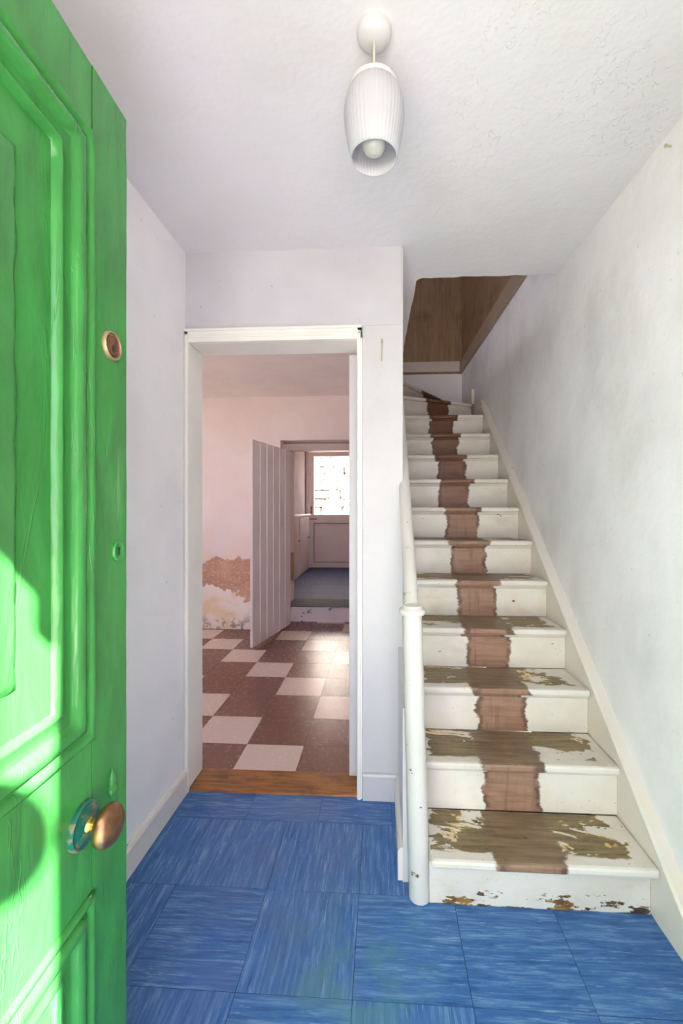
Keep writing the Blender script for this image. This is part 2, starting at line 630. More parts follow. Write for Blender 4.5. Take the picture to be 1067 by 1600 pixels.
M_PLANK = wood_paint('greyed_white_plank_paint', lin(198, 190, 188, 1.35), 0.3, 0.79, bump=0.12)
M_BEAD = wood_paint('bead_highlight_paint', lin(228, 222, 222, 1.1), 0.3, 0.8)  # highlights along the plank joints, put into a paler bead colour
M_CASE = wood_paint('cream_casing_paint', lin(228, 225, 220, 1.12), 0.35, 0.72)
M_BACKD = wood_paint('pale_back_door_paint', lin(206, 194, 192, 1.35), 0.45, 0.72)
M_KITCH = wood_paint('dull_white_kitchen_paint', lin(190, 172, 164, 1.2), 0.45, 0.75)
M_STEPW = wood_paint('flaking_whitewash', lin(226, 218, 224, 1.15), 0.7, 0.62, lin(120, 104, 100), 20)
M_EXT = plain('pale_render', lin(200, 194, 184), 0.85)
M_GROUND = plain('pale_concrete_paving', lin(186, 180, 170), 0.9)
M_ROOF = plain('dark_slate', lin(84, 84, 90), 0.8)

m = M('lime_stone', 0.9, 0.2)
P = m.pos()
m.color(m.mix(m.step(m.noise(P, 6, 5), 0.35, 0.7), lin(240, 236, 230), lin(214, 204, 190)))
m.bump(m.noise(P, 14, 5), 0.5, 0.02)
M_STONE = m.m
M_MORTAR = plain('earth_joint', lin(70, 58, 50), 0.95)

m = M('window_glass', 0.02)
tr = m.n('ShaderNodeBsdfTransparent')
gl = m.n('ShaderNodeBsdfGlossy')
gl.inputs['Roughness'].default_value = 0.02
mx = m.n('ShaderNodeMixShader')
mx.inputs[0].default_value = 0.06
m.nt.links.new(tr.outputs[0], mx.inputs[1])
m.nt.links.new(gl.outputs[0], mx.inputs[2])
m.nt.links.new(mx.outputs[0], m.nt.nodes['Material Output'].inputs[0])
M_GLASS = m.m

m = M('frosted_ribbed_shade', 0.25, 0.5)
m.color(lin(222, 221, 228))
tl = m.n('ShaderNodeBsdfTranslucent')
tl.inputs['Color'].default_value = lin(222, 221, 228)
mx = m.n('ShaderNodeMixShader')
mx.inputs[0].default_value = 0.42
m.nt.links.new(m.p.outputs[0], mx.inputs[1])
m.nt.links.new(tl.outputs[0], mx.inputs[2])
m.nt.links.new(mx.outputs[0], m.nt.nodes['Material Output'].inputs[0])
M_SHADE = m.m
M_FITTING = wood_paint('yellowed_white_plastic', lin(208, 206, 211), 0.4, 0.83)
M_CORD = plain('yellowed_flex', lin(216, 204, 186), 0.5)
m = M('clear_bulb_glass', 0.08, 0.5)
m.color(lin(232, 230, 226))
m.p.inputs['Transmission Weight'].default_value = 0.35
M_BULB = m.m
M_HOOK = plain('painted_iron_hook', lin(190, 178, 160), 0.45)
M_IRON = plain('old_dark_iron', lin(70, 58, 48), 0.5, 0.5)

# ------------------------------------------------------------------ plan
LW = -0.875          # face of the left wall
BY = 1.83            # face of the wall with the doorway
BY2 = 1.97           # its back
CZ = 2.385           # hall ceiling
FY = 4.30            # far wall of the back room
SY = 4.28            # back wall of the stairwell
PX = 0.082           # corner of the pier beside the stairs
OP0, OP1, OPT = -0.505, 0.32, 2.11   # front doorway


def wx(y):
    return 0.862 - 0.024 * (y - 1.2)


def sx(y):
    return wx(y) - 0.036


# ------------------------------------------------------------------ structure: floors
bm = bm_new()
box(bm, LW - 0.1, 0.95, -0.42, BY + 0.03, -0.08, 0.0)
floor = struct('floor', bm, M_BLUEG, 'blue streaked vinyl tile floor of the entrance hall', 'floor')

TP = 0.304
tile_cache = {}


def tile(x0, x1, y0, y1, zt, mat, parent, name='tile', th=0.004, gap=0.0007):
    k = (round(x1 - x0, 4), round(y1 - y0, 4), mat.name)
    if k not in tile_cache:
        b_ = bm_new()
        hx, hy = (x1 - x0) / 2 - gap, (y1 - y0) / 2 - gap
        box(b_, -hx, hx, -hy, hy, 0, th)
        bmesh.ops.recalc_face_normals(b_, faces=b_.faces[:])
        me = bpy.data.meshes.new(name)
        b_.to_mesh(me)
        b_.free()
        me.materials.append(mat)
        tile_cache[k] = me
    o = bpy.data.objects.new(name, tile_cache[k])
    C.objects.link(o)
    o.parent = parent
    o.location = Vector(((x0 + x1) / 2, (y0 + y1) / 2, zt + random.uniform(-0.0003, 0.0003))) - ORIGIN.get(parent.name, Vector((0, 0, 0)))
    return o


# which way the streaks run, row by row from the doorway
rows = [(1.368, 1.669), (1.072, 1.368), (0.770, 1.072), (0.468, 0.770), (0.166, 0.468), (-0.136, 0.166), (-0.41, -0.136)]
cols = [-0.989, -0.685, -0.381, -0.078, 0.226, 0.529, 0.833, 0.95]
dirs = ['yyyy', 'yxyxxx', 'yyxyxx', 'xyxyxy', 'yxyxyx', 'xyxyxy', 'yxyxyx']
for ri, (y0, y1) in enumerate(rows):
    for ci in range(len(cols) - 1):
        x0, x1 = max(cols[ci], LW), min(cols[ci + 1], 0.88)
        if ri == 0:
            if x0 > 0.0:
                continue
            x1 = min(x1, 0.072)
        if x1 - x0 < 0.01:
            continue
        d = dirs[ri][ci % len(dirs[ri])]
        tile(x0, x1, y0, y1, 0.0, M_BLUEX if d == 'x' else M_BLUEY, floor)
for x0 in (LW, -0.853, -0.553, -0.260, 0.036):
    x1 = {LW: -0.853, -0.853: -0.553, -0.553: -0.260, -0.260: 0.036, 0.036: 0.072}[x0]
    tile(x0, x1, 1.669, 1.828, 0.0, M_BLUEX, floor)
bm = bm_new()
box(bm, cols[4], 0.72, 1.372, 1.80, 0.0, 0.003)
tile(0.072, 0.226, 1.368, 1.46, 0.0, M_BLUEX, floor)
bm.free()

bm = bm_new()
box(bm, -3.1, -0.02, BY + 0.03, 4.62, -0.08, 0.0)
floor2 = struct('floor.001', bm, M_GROUT, 'chequered brown and cream vinyl tile floor beyond the doorway', 'floor')
XC = -0.415
RY = [1.93, 2.205, 2.493, 2.795, 3.091, 3.378, 3.679, 3.967, 4.262, 4.56, 4.62]
for r_ in range(10):
    for c_ in range(-2, 9):
        x1 = XC - TP * c_
        x0 = x1 - TP
        x1 = min(x1, -0.025)
        if x1 - x0 < 0.02 or x0 < -3.0:
            continue
        if RY[r_] > 4.2 and (x0 < -1.1):
            continue
        mt = M_CREAM if (c_ - r_) % 3 == 0 else M_BROWN
        tile(x0, x1, RY[r_], RY[r_ + 1], 0.0, mt, floor2)

KZ = 0.17
bm = bm_new()
box(bm, -1.75, 0.45, 4.62, 7.7, -0.08, KZ)
floor3 = struct('floor.002', bm, M_STEPW, 'blue-grey kitchen floor raised on a whitewashed step', 'floor')
bm = bm_new()
pts = [(-1.75, 4.62), (-1.75, 4.60)] + [(-1.1 + 0.05 * k, 4.600 + random.uniform(-0.008, 0.008)) for k in range(26)] + [(0.4, 4.60), (0.4, 4.99), (-1.75, 4.99)]
prism(bm, pts, 'z', KZ, KZ + 0.006)
obj('slab_edge', bm, plain('dark_slate_edge', lin(44, 46, 54), 0.7), floor3)
bm = bm_new()
box(bm, -1.7, 0.3, 4.99, 7.68, KZ, KZ + 0.002)
obj('joint_bed', bm, M_GROUT, floor3)
for r_ in range(8):
    for c_ in range(6):
        x0 = -1.62 + 0.32 * c_
        y0 = 5.0 + 0.325 * r_
        tile(x0, x0 + 0.32, y0, min(y0 + 0.325, 7.6), KZ, M_SLATE, floor3, gap=0.002)

# ------------------------------------------------------------------ structure: walls
bm = bm_new()
box(bm, LW - 0.12, LW, 0.0, BY + 0.02, 0, CZ + 0.2)
struct('wall_left', bm, M_WALL, 'plain white plaster wall behind the green door', 'wall')

bm = bm_new()
pr = [(wx(-0.4), -0.4), (wx(SY + 0.1), SY + 0.1), (1.05, SY + 0.1), (1.05, -0.4)]
prism(bm, pr, 'z', 0, 2.60)
struct('wall_right', bm, M_WALLR, 'stained white plaster wall running beside the staircase', 'wall')

# wall with the inner doorway, and the pier at its right
DX0, DX1, DT = -0.858, -0.110, 1.985
bm = bm_new()
box(bm, LW - 0.12, DX0 - 0.021, BY, BY2, 0, CZ + 0.1)
box(bm, DX0 - 0.021, DX1 + 0.016, BY, BY2, DT + 0.021, CZ + 0.1)
box(bm, DX1 + 0.016, PX, BY, BY2, 0, CZ + 0.1)
wall_back = struct('wall_back', bm, M_WALLB, 'white end wall of the hall pierced by the inner doorway', 'wall')
bm = bm_new()
box(bm, DX1 + 0.022, PX + 0.002, BY - 0.007, BY + 0.001, 0.0, 2.045, 0.002)
obj('pier_panel', bm, M_TRIM, wall_back)
bm = bm_new()
box(bm, PX - 0.004, PX + 0.004, BY - 0.006, BY + 0.14, 0.0, CZ, 0.002)
obj('corner_bead', bm, M_TRIM, wall_back)

# partition between the back room and the stairs
bm = bm_new()
box(bm, -0.02, 0.065, BY2 - 0.01, FY + 0.05, 0, 2.60)
struct('wall_partition', bm, M_WALLR, 'white partition wall left of the stair flight', 'wall')

# front wall with the street doorway the camera stands in
bm = bm_new()
box(bm, -3.2, OP0, -0.40, 0.0, 0, 2.6)
box(bm, OP1, 1.05, -0.40, 0.0, 0, 2.6)
box(bm, OP0, OP1, -0.40, 0.0, OPT, 2.6)
box(bm, OP1 - 0.031, OP1 + 0.01, -0.40, -0.30, 2.055, OPT + 0.01)
struct('wall_front', bm, M_EXT, 'front wall of the house around the open street doorway', 'wall')

# back room
RXL = -3.0
KX0, KX1, KT = -1.055, -0.10, 1.955
bm = bm_new()
box(bm, RXL - 0.1, KX0, FY, 4.96, 0, 2.6)
box(bm, KX0, KX1, FY, 4.96, KT, 2.6)
box(bm, KX1, 0.0, FY, 4.96, 0, 2.6)
struct('wall_far', bm, M_DAMP, 'pink far wall with damp flaking plaster near the floor', 'wall')
WY0, WY1, WZ0, WZ1 = 2.35, 3.75, 0.75, 2.05
bm = bm_new()
box(bm, RXL - 0.25, RXL, BY2, WY0, 0, 2.6)
box(bm, RXL - 0.25, RXL, WY1, FY, 0, 2.6)
box(bm, RXL - 0.25, RXL, WY0, WY1, 0, WZ0)
box(bm, RXL - 0.25, RXL, WY0, WY1, WZ1, 2.6)
struct('wall_side', bm, M_PINK, 'pink side wall of the back room with its window', 'wall')
bm = bm_new()
box(bm, RXL - 0.1, LW - 0.1, BY2 - 0.14, BY2 + 0.001, 0, 2.6)
struct('wall_near', bm, M_PINK, 'near wall of the back room beside the doorway', 'wall')
win = empty('window_1', (RXL - 0.12, (WY0 + WY1) / 2, WZ0), 'white sash window lighting the back room', 'window', 'structure')
bm = bm_new()
X0, X1 = RXL - 0.16, RXL - 0.10
box(bm, X0, X1, WY0, WY1, WZ0, WZ0 + 0.05)
box(bm, X0, X1, WY0, WY1, WZ1 - 0.05, WZ1)
box(bm, X0, X1, WY0, WY0 + 0.05, WZ0 + 0.05, WZ1 - 0.05)
box(bm, X0, X1, WY1 - 0.05, WY1, WZ0 + 0.05, WZ1 - 0.05)
box(bm, X0, X1, WY0 + 0.05, WY1 - 0.05, 1.385, 1.425)
obj('window_frame', bm, M_TRIM, win)
for z0, z1 in ((WZ0 + 0.05, 1.385), (1.425, WZ1 - 0.05)):
    bm = bm_new()
    box(bm, X0 + 0.028, X0 + 0.032, WY0 + 0.05, WY1 - 0.05, z0, z1)
    obj('pane', bm, M_GLASS, win)

# kitchen
bm = bm_new()
box(bm, -1.75, -1.40, 4.96, 7.7, KZ, 2.6)
struct('wall_kitchen_left', bm, plaster('dull_kitchen_plaster', lin(168, 150, 146), 0.3), 'dull kitchen side wall above the painted cupboard', 'wall')
bm = bm_new()
box(bm, 0.3, 0.45, 4.96, 7.7, KZ, 2.6)
struct('wall_kitchen_right', bm, M_KITCH, 'kitchen side wall hidden right of the passage', 'wall')
bm = bm_new()
GY = 7.60
box(bm, -1.75, -1.385, GY, GY + 0.2, 0, 2.6)
box(bm, -0.40, 0.45, GY, GY + 0.2, 0, 2.6)
box(bm, -1.385, -0.40, GY, GY + 0.2, 2.33, 2.6)
struct('wall_kitchen_end', bm, M_KITCH, 'end wall of the kitchen around the glazed back door', 'wall')

# stairwell above the hall
bm = bm_new()
box(bm, 0.0, 1.05, SY, SY + 0.15, 0, 2.60)
struct('wall_stair_end', bm, M_SWHITE, 'white lower wall at the turn of the stairs', 'wall')
bm = bm_new()
box(bm, -1.05, 1.05, SY + 0.003, SY + 0.15, 2.60, 4.80)
struct('wall_upper_end', bm, M_BROWNW, 'brown stained wall at the head of the stairs', 'wall')
bm = bm_new()
prism(bm, [(wx(-0.4) + 0.003, -0.4), (wx(SY + 0.1) + 0.003, SY + 0.1), (1.05, SY + 0.1), (1.05, -0.4)], 'z', 2.60, 4.80)
struct('wall_upper_right', bm, M_BROWNW, 'brown stained upper wall right of the stairwell', 'wall')
bm = bm_new()
UX = -1.0
UW = (1.3, 2.6, 3.1, 4.3)
box(bm, UX - 0.15, UX, 0.6, UW[0], 2.60, 4.8)
box(bm, UX - 0.15, UX, UW[1], SY, 2.60, 4.8)
box(bm, UX - 0.15, UX, UW[0], UW[1], 2.60, UW[2])
box(bm, UX - 0.15, UX, UW[0], UW[1], UW[3], 4.8)
struct('wall_upper_left', bm, M_PINK, 'upper landing wall with a small window opening', 'wall')
bm = bm_new()
box(bm, UX - 0.15, 1.05, 0.45, 0.6, 2.60, 4.8)
struct('wall_upper_front', bm, M_PINK, 'upper front wall of the landing', 'wall')
bm = bm_new()
box(bm, -3.3, 1.2, -0.55, 5.0, 4.80, 4.95)
struct('roof', bm, M_ROOF, 'dark slate roof over the house', 'roof')

# ------------------------------------------------------------------ structure: ceilings
bm = bm_new()
edge = []
xr = wx(2.1) + 0.02
for k in range(19):
    t_ = k / 18
    edge.append((xr + (0.20 - xr) * t_, 2.088 + random.uniform(-0.004, 0.004)))
for k in range(7):
    a = PI / 2 * k / 6
    edge.append((0.20 - 0.035 * math.sin(a), 2.123 - 0.035 * math.cos(a)))
for k in range(1, 16):
    edge.append((0.165 - 0.0018 * k + random.uniform(-0.003, 0.003), 2.123 + 0.085 * k))
poly = [(LW - 0.1, -0.2), (0.95, -0.2), (0.95, 2.088)] + edge + [(0.03, edge[-1][1]), (0.03, BY + 0.08), (LW - 0.1, BY + 0.08)]
prism(bm, poly, 'z', CZ, 2.60)
struct('ceiling', bm, M_CEIL, 'white hall ceiling with peeling flaked paint', 'ceiling')
bm = bm_new()
box(bm, RXL - 0.2, 0.0, BY + 0.09, FY + 0.05, 2.405, 2.60)
struct('ceiling.001', bm, M_PINK, 'dusky pink ceiling of the back room', 'ceiling')
bm = bm_new()
box(bm, -1.85, 0.55, 4.9, 7.8, 2.40, 2.55)
struct('ceiling.002', bm, M_KITCH, 'low kitchen ceiling behind the far opening', 'ceiling')

# ------------------------------------------------------------------ trims and skirtings
trim = empty('trim_1', (-0.48, BY, 0), 'cream white moulded door casing of the inner doorway', 'door frame', 'structure')
for nm, (a, b_, c_, d) in {'architrave': (LW + 0.001, DX0 + 0.002, 0.0, DT + 0.055), 'architrave.001': (DX1 - 0.002, DX1 + 0.022, 0.0, DT + 0.055)}.items():
    bm = bm_new()
    box(bm, a, b_, BY - 0.016, BY + 0.002, c_, d, 0.003)
    q = a + (b_ - a) * (0.62 if nm == 'architrave' else 0.4)
    box(bm, q - 0.007, q + 0.007, BY - 0.022, BY - 0.014, c_, d - 0.02, 0.003)
    obj('architrave', bm, M_CASE, trim)
bm = bm_new()
box(bm, LW + 0.001, DX1 + 0.022, BY - 0.016, BY + 0.002, DT + 0.0, DT + 0.055, 0.003)
box(bm, LW + 0.012, DX1 + 0.014, BY - 0.022, BY - 0.014, DT + 0.018, DT + 0.030, 0.003)
box(bm, LW + 0.004, DX1 + 0.02, BY - 0.024, BY - 0.014, DT + 0.046, DT + 0.058, 0.003)
obj('head_architrave', bm, M_CASE, trim)
bm = bm_new()
box(bm, DX0 - 0.02, DX0, BY + 0.001, BY2 - 0.002, 0.012, DT, 0.002)
obj('jamb_lining', bm, M_CASE, trim)
bm = bm_new()
box(bm, DX1, DX1 + 0.015, BY + 0.001, BY2 + 0.01, 0.012, DT, 0.002)
obj('jamb_lining', bm, M_CASE, trim)
bm = bm_new()
box(bm, DX0, DX1, BY + 0.001, BY2 + 0.012, DT, DT + 0.02, 0.002)
obj('head_lining', bm, M_CASE, trim)

bm = bm_new()
hexa(bm, [(DX0 + 0.001, BY - 0.008, 0.0), (DX1 + 0.0, BY - 0.008, 0.0), (DX1, BY2 + 0.008, 0.0), (DX0 + 0.001, BY2 + 0.008, 0.0)],
     [(DX0 + 0.001, BY - 0.006, 0.012), (DX1, BY - 0.006, 0.012), (DX1, BY2 + 0.006, 0.013), (DX0 + 0.001, BY2 + 0.006, 0.013)], 0.003)
struct('trim_2', bm, M_OAK, 'worn varnished wooden threshold board in the inner doorway', 'threshold')

bm = bm_new()
prism(bm, [(LW, 0.0), (LW + 0.018, 0.0), (LW + 0.018, 0.092), (LW + 0.014, 0.102), (LW, 0.104)], 'y', 0.03, BY - 0.018)
struct('baseboard_left', bm, M_BASE, 'chipped cream skirting board along the left wall', 'skirting board')
bm = bm_new()
prism(bm, [(BY - 0.007, 0.0), (BY - 0.026, 0.0), (BY - 0.026, 0.106), (BY - 0.022, 0.115), (BY - 0.007, 0.117)], 'x', DX1 + 0.024, PX - 0.006)
struct('baseboard_back', bm, M_TRIM, 'short white skirting block at the foot of the pier', 'skirting board')

# band at the upper floor level round the stairwell
bm = bm_new()
prism(bm, [(wx(1.9) - 0.022, 1.9), (wx(SY) - 0.022, SY - 0.001), (wx(SY) + 0.004, SY - 0.001), (wx(1.9) + 0.004, 1.9)], 'z', 2.60, 2.712)
struct('trim_3', bm, wood_paint('tan_band_paint', lin(168, 148, 128), 0.5, 0.8), 'pale band along the upper right wall of the stairwell', 'wall trim')
bm = bm_new()
box(bm, -0.9, wx(SY) - 0.023, SY - 0.018, SY + 0.002, 2.62, 2.722, 0.003)
struct('trim_4', bm, wood_paint('pale_band_paint', lin(200, 190, 182), 0.5, 0.8), 'pale band across the end wall above the stair turn', 'wall trim')

# ------------------------------------------------------------------ green street door (hinged by the camera, swung open)
DW, DH, DTH = 0.80, 1.985, 0.045
kx = -0.042
hy = 0.788 - DW / math.hypot(1, kx)
hx = -0.492 + kx * (hy - 0.788)
door = empty('door_1', (hx, hy, 0.015), 'glossy green panelled street door standing open at the left', 'door', 'structure')
# local frame: x runs from hinge to free edge, the painted outside faces -y, z up
dirv = Vector((kx, 1, 0)).normalized()
door.rotation_euler = (0, 0, math.atan2(dirv.y, dirv.x))
ST = 0.103
Zc = -0.015          # local z = world z + Zc
P0, P1, P2, P3 = 0.20 + Zc, 0.611 + Zc, 0.868 + Zc, 1.885 + Zc


def dbox(name, x0, x1, z0, z1, y0=0.0, y1=DTH, bev=0.003):
    b_ = bm_new()
    box(b_, x0, x1, y0, y1, z0, z1, bev)
    return obj(name, b_, M_GREEN, door, local=True)


def stile(x0, x1):
    b_ = bm_new()
    n = 40
    vs = []
    for k in range(n + 1):
        z = DH * k / n
        j = random.uniform(-0.0012, 0.0012) if x1 > 0.7 else 0
        vs.append([b_.verts.new((x, y, z)) for x, y in ((x0, 0), (x1 + j - 0.003, 0), (x1 + j, 0.004), (x1 + j, DTH), (x0, DTH))])
    for k in range(n):
        for i in range(5):
            l = (i + 1) % 5
            b_.faces.new((vs[k][i], vs[k][l], vs[k + 1][l], vs[k + 1][i]))
    b_.faces.new(vs[0])
    b_.faces.new(vs[-1])
    return obj('stile', b_, M_GREEN, door, local=True)


stile(DW - ST, DW)
stile(0.0, ST)
dbox('bottom_rail', ST + 0.0005, DW - ST - 0.0005, 0.0, P0)
dbox('lock_rail', ST + 0.0005, DW - ST - 0.0005, P1, P2)
dbox('top_rail', ST + 0.0005, DW - ST - 0.0005, P3, DH)
prof = [(-0.001, -0.002), (-0.001, 0.004), (0.004, 0.0075), (0.011, 0.006), (0.015, 0.001), (0.018, -0.0025), (0.0185, 0.001), (0.025, 0.007), (0.036, 0.0085), (0.044, 0.0045), (0.046, -0.003),
        (0.049, -0.004), (0.066, -0.002), (0.071, 0.0015), (0.075, 0.0005), (0.079, -0.012)]
for z0, z1 in ((P0, P1), (P2, P3)):
    pl = dbox('panel', ST - 0.005, DW - ST + 0.005, z0 - 0.005, z1 + 0.005, 0.012, 0.030, 0)
    b_ = bm_new()
    ring_mould(b_, ST, DW - ST, z0, z1, prof, 30, 0.0012)
    obj('moulding', b_, M_GREEN, pl, local=True, smooth='all')
    b_ = bm_new()
    lp = ring_mould(b_, ST, DW - ST, z0, z1, [(0.143, -0.0125), (0.148, -0.0075), (0.156, -0.005)], 26, 0.005)
    b_.faces.new(lp[-1])
    obj('raised_field', b_, M_GREEN, pl, local=True, smooth='all')


def out_mtx(u, z, d=0.0):
    """lathe axis turned to point out of the painted face at distance u from the free edge"""
    return Matrix.Translation((DW - u, -d, z + Zc)) @ Matrix.Rotation(PI / 2, 4, 'X')


# door knob, its rose, the two locks and the painted-over cover
bm = bm_new()
lathe(bm, [(0.0005, 0.062), (0.012, 0.0615), (0.022, 0.058), (0.029, 0.052), (0.0325, 0.044), (0.031, 0.037), (0.025, 0.031), (0.014, 0.027), (0.010, 0.026)], 40, mtx=out_mtx(0.130, 0.742))
knob = obj('knob', bm, M_BRASS, door, local=True, smooth='all')
bm = bm_new()
lathe(bm, [(0.010, 0.027), (0.009, 0.018), (0.011, 0.012), (0.014, 0.009), (0.010, 0.008)], 24, mtx=out_mtx(0.130, 0.742))
obj('knob_stem', bm, M_STEM, knob, local=True, smooth=True)
bm = bm_new()
lathe(bm, [(0.036, 0.0), (0.036, 0.005), (0.033, 0.008), (0.029, 0.006), (0.022, 0.008), (0.014, 0.012), (0.002, 0.012)], 36, mtx=out_mtx(0.130, 0.742))
obj('rose', bm, M_ROSE, door, local=True, smooth=True)
bm = bm_new()
lathe(bm, [(0.026, 0.0), (0.0255, 0.004), (0.024, 0.0065), (0.022, 0.0065), (0.0205, 0.0035), (0.0195, 0.0035)], 36, mtx=out_mtx(0.053, 1.547))
lk = obj('latch_ring', bm, plain('paint_chipped_brass', lin(170, 146, 112), 0.45, 0.4), door, local=True, smooth=True)
bm = bm_new()
lathe(bm, [(0.0195, 0.002), (0.0192, 0.006), (0.017, 0.0068), (0.016, 0.0055), (0.0005, 0.0055)], 32, mtx=out_mtx(0.053, 1.547))
obj('cylinder', bm, M_BRASS, lk, local=True, smooth=True)
bm = bm_new()
box(bm, DW - 0.053 - 0.0015, DW - 0.053 + 0.0015, -0.0066, -0.004, 1.547 + Zc - 0.012, 1.547 + Zc + 0.002)
lathe(bm, [(0.0055, 0.005), (0.0055, 0.0066), (0.0005, 0.0066)], 14, mtx=out_mtx(0.053, 1.542))
obj('key_slot', bm, M_IRON, lk, local=True)
bm = bm_new()
lathe(bm, [(0.0165, 0.0), (0.0165, 0.003), (0.0145, 0.0055), (0.011, 0.005), (0.009, 0.0035), (0.0005, 0.0035)], 32,
      rfun=lambda a, z: 1 + 0.16 * abs(math.sin(a)), mtx=out_mtx(0.033, 1.176))
es = obj('escutcheon', bm, M_GREEN, door, local=True, smooth=True)
bm = bm_new()
lathe(bm, [(0.0034, 0.002), (0.0034, 0.0041), (0.0003, 0.0041)], 14, mtx=out_mtx(0.033, 1.180))
box(bm, DW - 0.033 - 0.0017, DW - 0.033 + 0.0017, -0.0041, -0.002, 1.168 + Zc, 1.180 + Zc)
obj('keyhole', bm, M_BLACK, es, local=True)
bm = bm_new()
lathe(bm, [(0.0005, 0.024), (0.002, 0.018), (0.005, 0.012), (0.008, 0.004), (0.0085, 0.0), (0.0065, -0.004), (0.0085, -0.008), (0.0095, -0.014), (0.007, -0.021), (0.003, -0.026), (0.0005, -0.028)], 20,
      mtx=Matrix.Translation((DW - 0.052, -0.002, 0.762 + Zc)))
obj('keyhole_cover', bm, M_GREEN, door, local=True, smooth='all')

# ------------------------------------------------------------------ inner door seen edge-on
d2 = empty('door_2', (-0.135, BY2, 0.014), 'white inner door swung open and seen edge-on at the right jamb', 'door', 'structure')
bm = bm_new()
box(bm, -0.156, -0.114, 1.945, 2.66, 0.018, 1.962, 0.003)
obj('leaf', bm, M_TRIM, d2)
for z in (0.25, 1.0, 1.72):
    bm = bm_new()
    tube(bm, [(-0.112, 1.955, z), (-0.112, 1.955, z + 0.08)], 0.006, 10)
    obj('hinge', bm, M_TRIM, d2)

# ------------------------------------------------------------------ plank door in the back room
hp, fp = Vector((-1.0, 4.42, 0)), Vector((-1.165, 3.65, 0))
dv = (fp - hp)
PW = dv.length
d3 = empty('door_3', (hp.x, hp.y, 0.03), 'pale vertical plank door hanging open in the back room', 'door', 'structure')
d3.rotation_euler = (0, 0, math.atan2(dv.y, dv.x))
npl = 6
for k in range(npl):
    bm = bm_new()
    a, b_ = PW * k / npl, PW * (k + 1) / npl
    box(bm, a + 0.0006, b_ - 0.0006, -0.0, 0.026, 0.0, 1.83, 0.003, 1)
    obj('plank', bm, M_PLANK, d3, local=True)
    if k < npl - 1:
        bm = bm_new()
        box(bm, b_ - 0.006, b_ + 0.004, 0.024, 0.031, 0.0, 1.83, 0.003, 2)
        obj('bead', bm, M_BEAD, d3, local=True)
for z in (0.2, 0.9, 1.6):
    bm = bm_new()
    box(bm, 0.03, PW - 0.03, -0.022, -0.0005, z, z + 0.12, 0.003)
    obj('ledge', bm, M_PLANK, d3, local=True)
d3_side = 1

# frame of the opening behind it
tr5 = empty('trim_5', (-0.6, 4.45, 0), 'low wooden frame of the opening into the kitchen', 'door frame', 'structure')
bm = bm_new()
box(bm, KX0, KX1, 4.41, 4.50, 1.862, 1.935, 0.004)
obj('head', bm, M_KITCH, tr5)
bm = bm_new()
box(bm, KX0, -1.012, 4.435, 4.50, 0.0, 1.862, 0.003)
obj('jamb', bm, M_KITCH, tr5)
bm = bm_new()
box(bm, KX0 - 0.045, KX0 + 0.002, 4.955, 4.985, KZ + 0.004, 1.93, 0.003)
obj('end_strip', bm, M_KITCH, tr5)

# ------------------------------------------------------------------ kitchen cupboard and back door
cb = empty('kitchen_cupboard', (-1.36, 6.3, KZ), 'dull white built-in cupboard with ledge left of the back door', 'cupboard')
bm = bm_new()
box(bm, -1.398, -1.325, 5.05, 7.42, KZ + 0.004, 1.125)
obj('body', bm, M_KITCH, cb)
bm = bm_new()
box(bm, -1.399, -1.285, 5.0, 7.46, 1.127, 1.157, 0.004)
obj('ledge', bm, M_TRIM, cb)
for y0, y1 in ((5.10, 5.80), (5.82, 6.52), (6.60, 7.38)):
    bm = bm_new()
    box(bm, -1.325, -1.305, y0, y1, KZ + 0.03, 1.10, 0.003)
    dr = obj('cupboard_door', bm, M_KITCH, cb)
    bm = bm_new()
    lathe(bm, [(0.006, 0.0), (0.005, 0.012), (0.011, 0.018), (0.011, 0.026), (0.0005, 0.03)], 16, mtx=Matrix.Translation((-1.305, y1 - 0.06, 0.75)) @ Matrix.Rotation(PI / 2, 4, 'Y'))
    obj('knob', bm, M_IRON, dr, smooth=True)

d4 = empty('door_4', (-0.9, GY, KZ), 'half-glazed back door at the far end of the kitchen', 'door', 'structure')
DL, DR = -1.335, -0.47
bm = bm_new()
box(bm, -1.385, DL - 0.003, GY - 0.03, GY + 0.1, KZ + 0.005, 2.33, 0.004)
obj('frame', bm, M_BACKD, d4)
bm = bm_new()
box(bm, DR + 0.003, -0.40, GY - 0.03, GY + 0.1, KZ + 0.005, 2.33, 0.004)
obj('frame', bm, M_BACKD, d4)
bm = bm_new()
box(bm, DL - 0.003, DR + 0.003, GY - 0.03, GY + 0.1, 2.275, 2.33, 0.003)
obj('frame', bm, M_BACKD, d4)
for a, b_ in ((DL, -1.248), (-0.56, DR)):
    bm = bm_new()
    box(bm, a, b_, GY - 0.02, GY + 0.025, KZ + 0.012, 2.27, 0.003)
    obj('stile', bm, M_BACKD, d4)
for a, b_ in ((KZ + 0.012, 0.275), (0.985, 1.14), (2.19, 2.27)):
    bm = bm_new()
    box(bm, -1.2475, -0.5605, GY - 0.02, GY + 0.025, a, b_, 0.003)
    obj('rail', bm, M_BACKD, d4)
bm = bm_new()
box(bm, -1.25, -0.56, GY - 0.006, GY + 0.012, 0.27, 0.99)
obj('panel', bm, M_BACKD, d4)
bm = bm_new()
for a in (0.277, 0.975):
    box(bm, -1.247, -0.561, GY - 0.016, GY - 0.006, a, a + 0.008)
box(bm, -1.247, -1.239, GY - 0.016, GY - 0.006, 0.277, 0.98)
obj('panel_bead', bm, M_IRON, d4)
bm = bm_new()
box(bm, -1.25, -0.56, GY - 0.002, GY + 0.002, 1.135, 2.195)
obj('pane', bm, M_GLASS, d4)
bm = bm_new()
box(bm, DL, DR, GY + 0.03, GY + 0.11, KZ, KZ + 0.05)
obj('sill', bm, M_IRON, d4)
bm = bm_new()
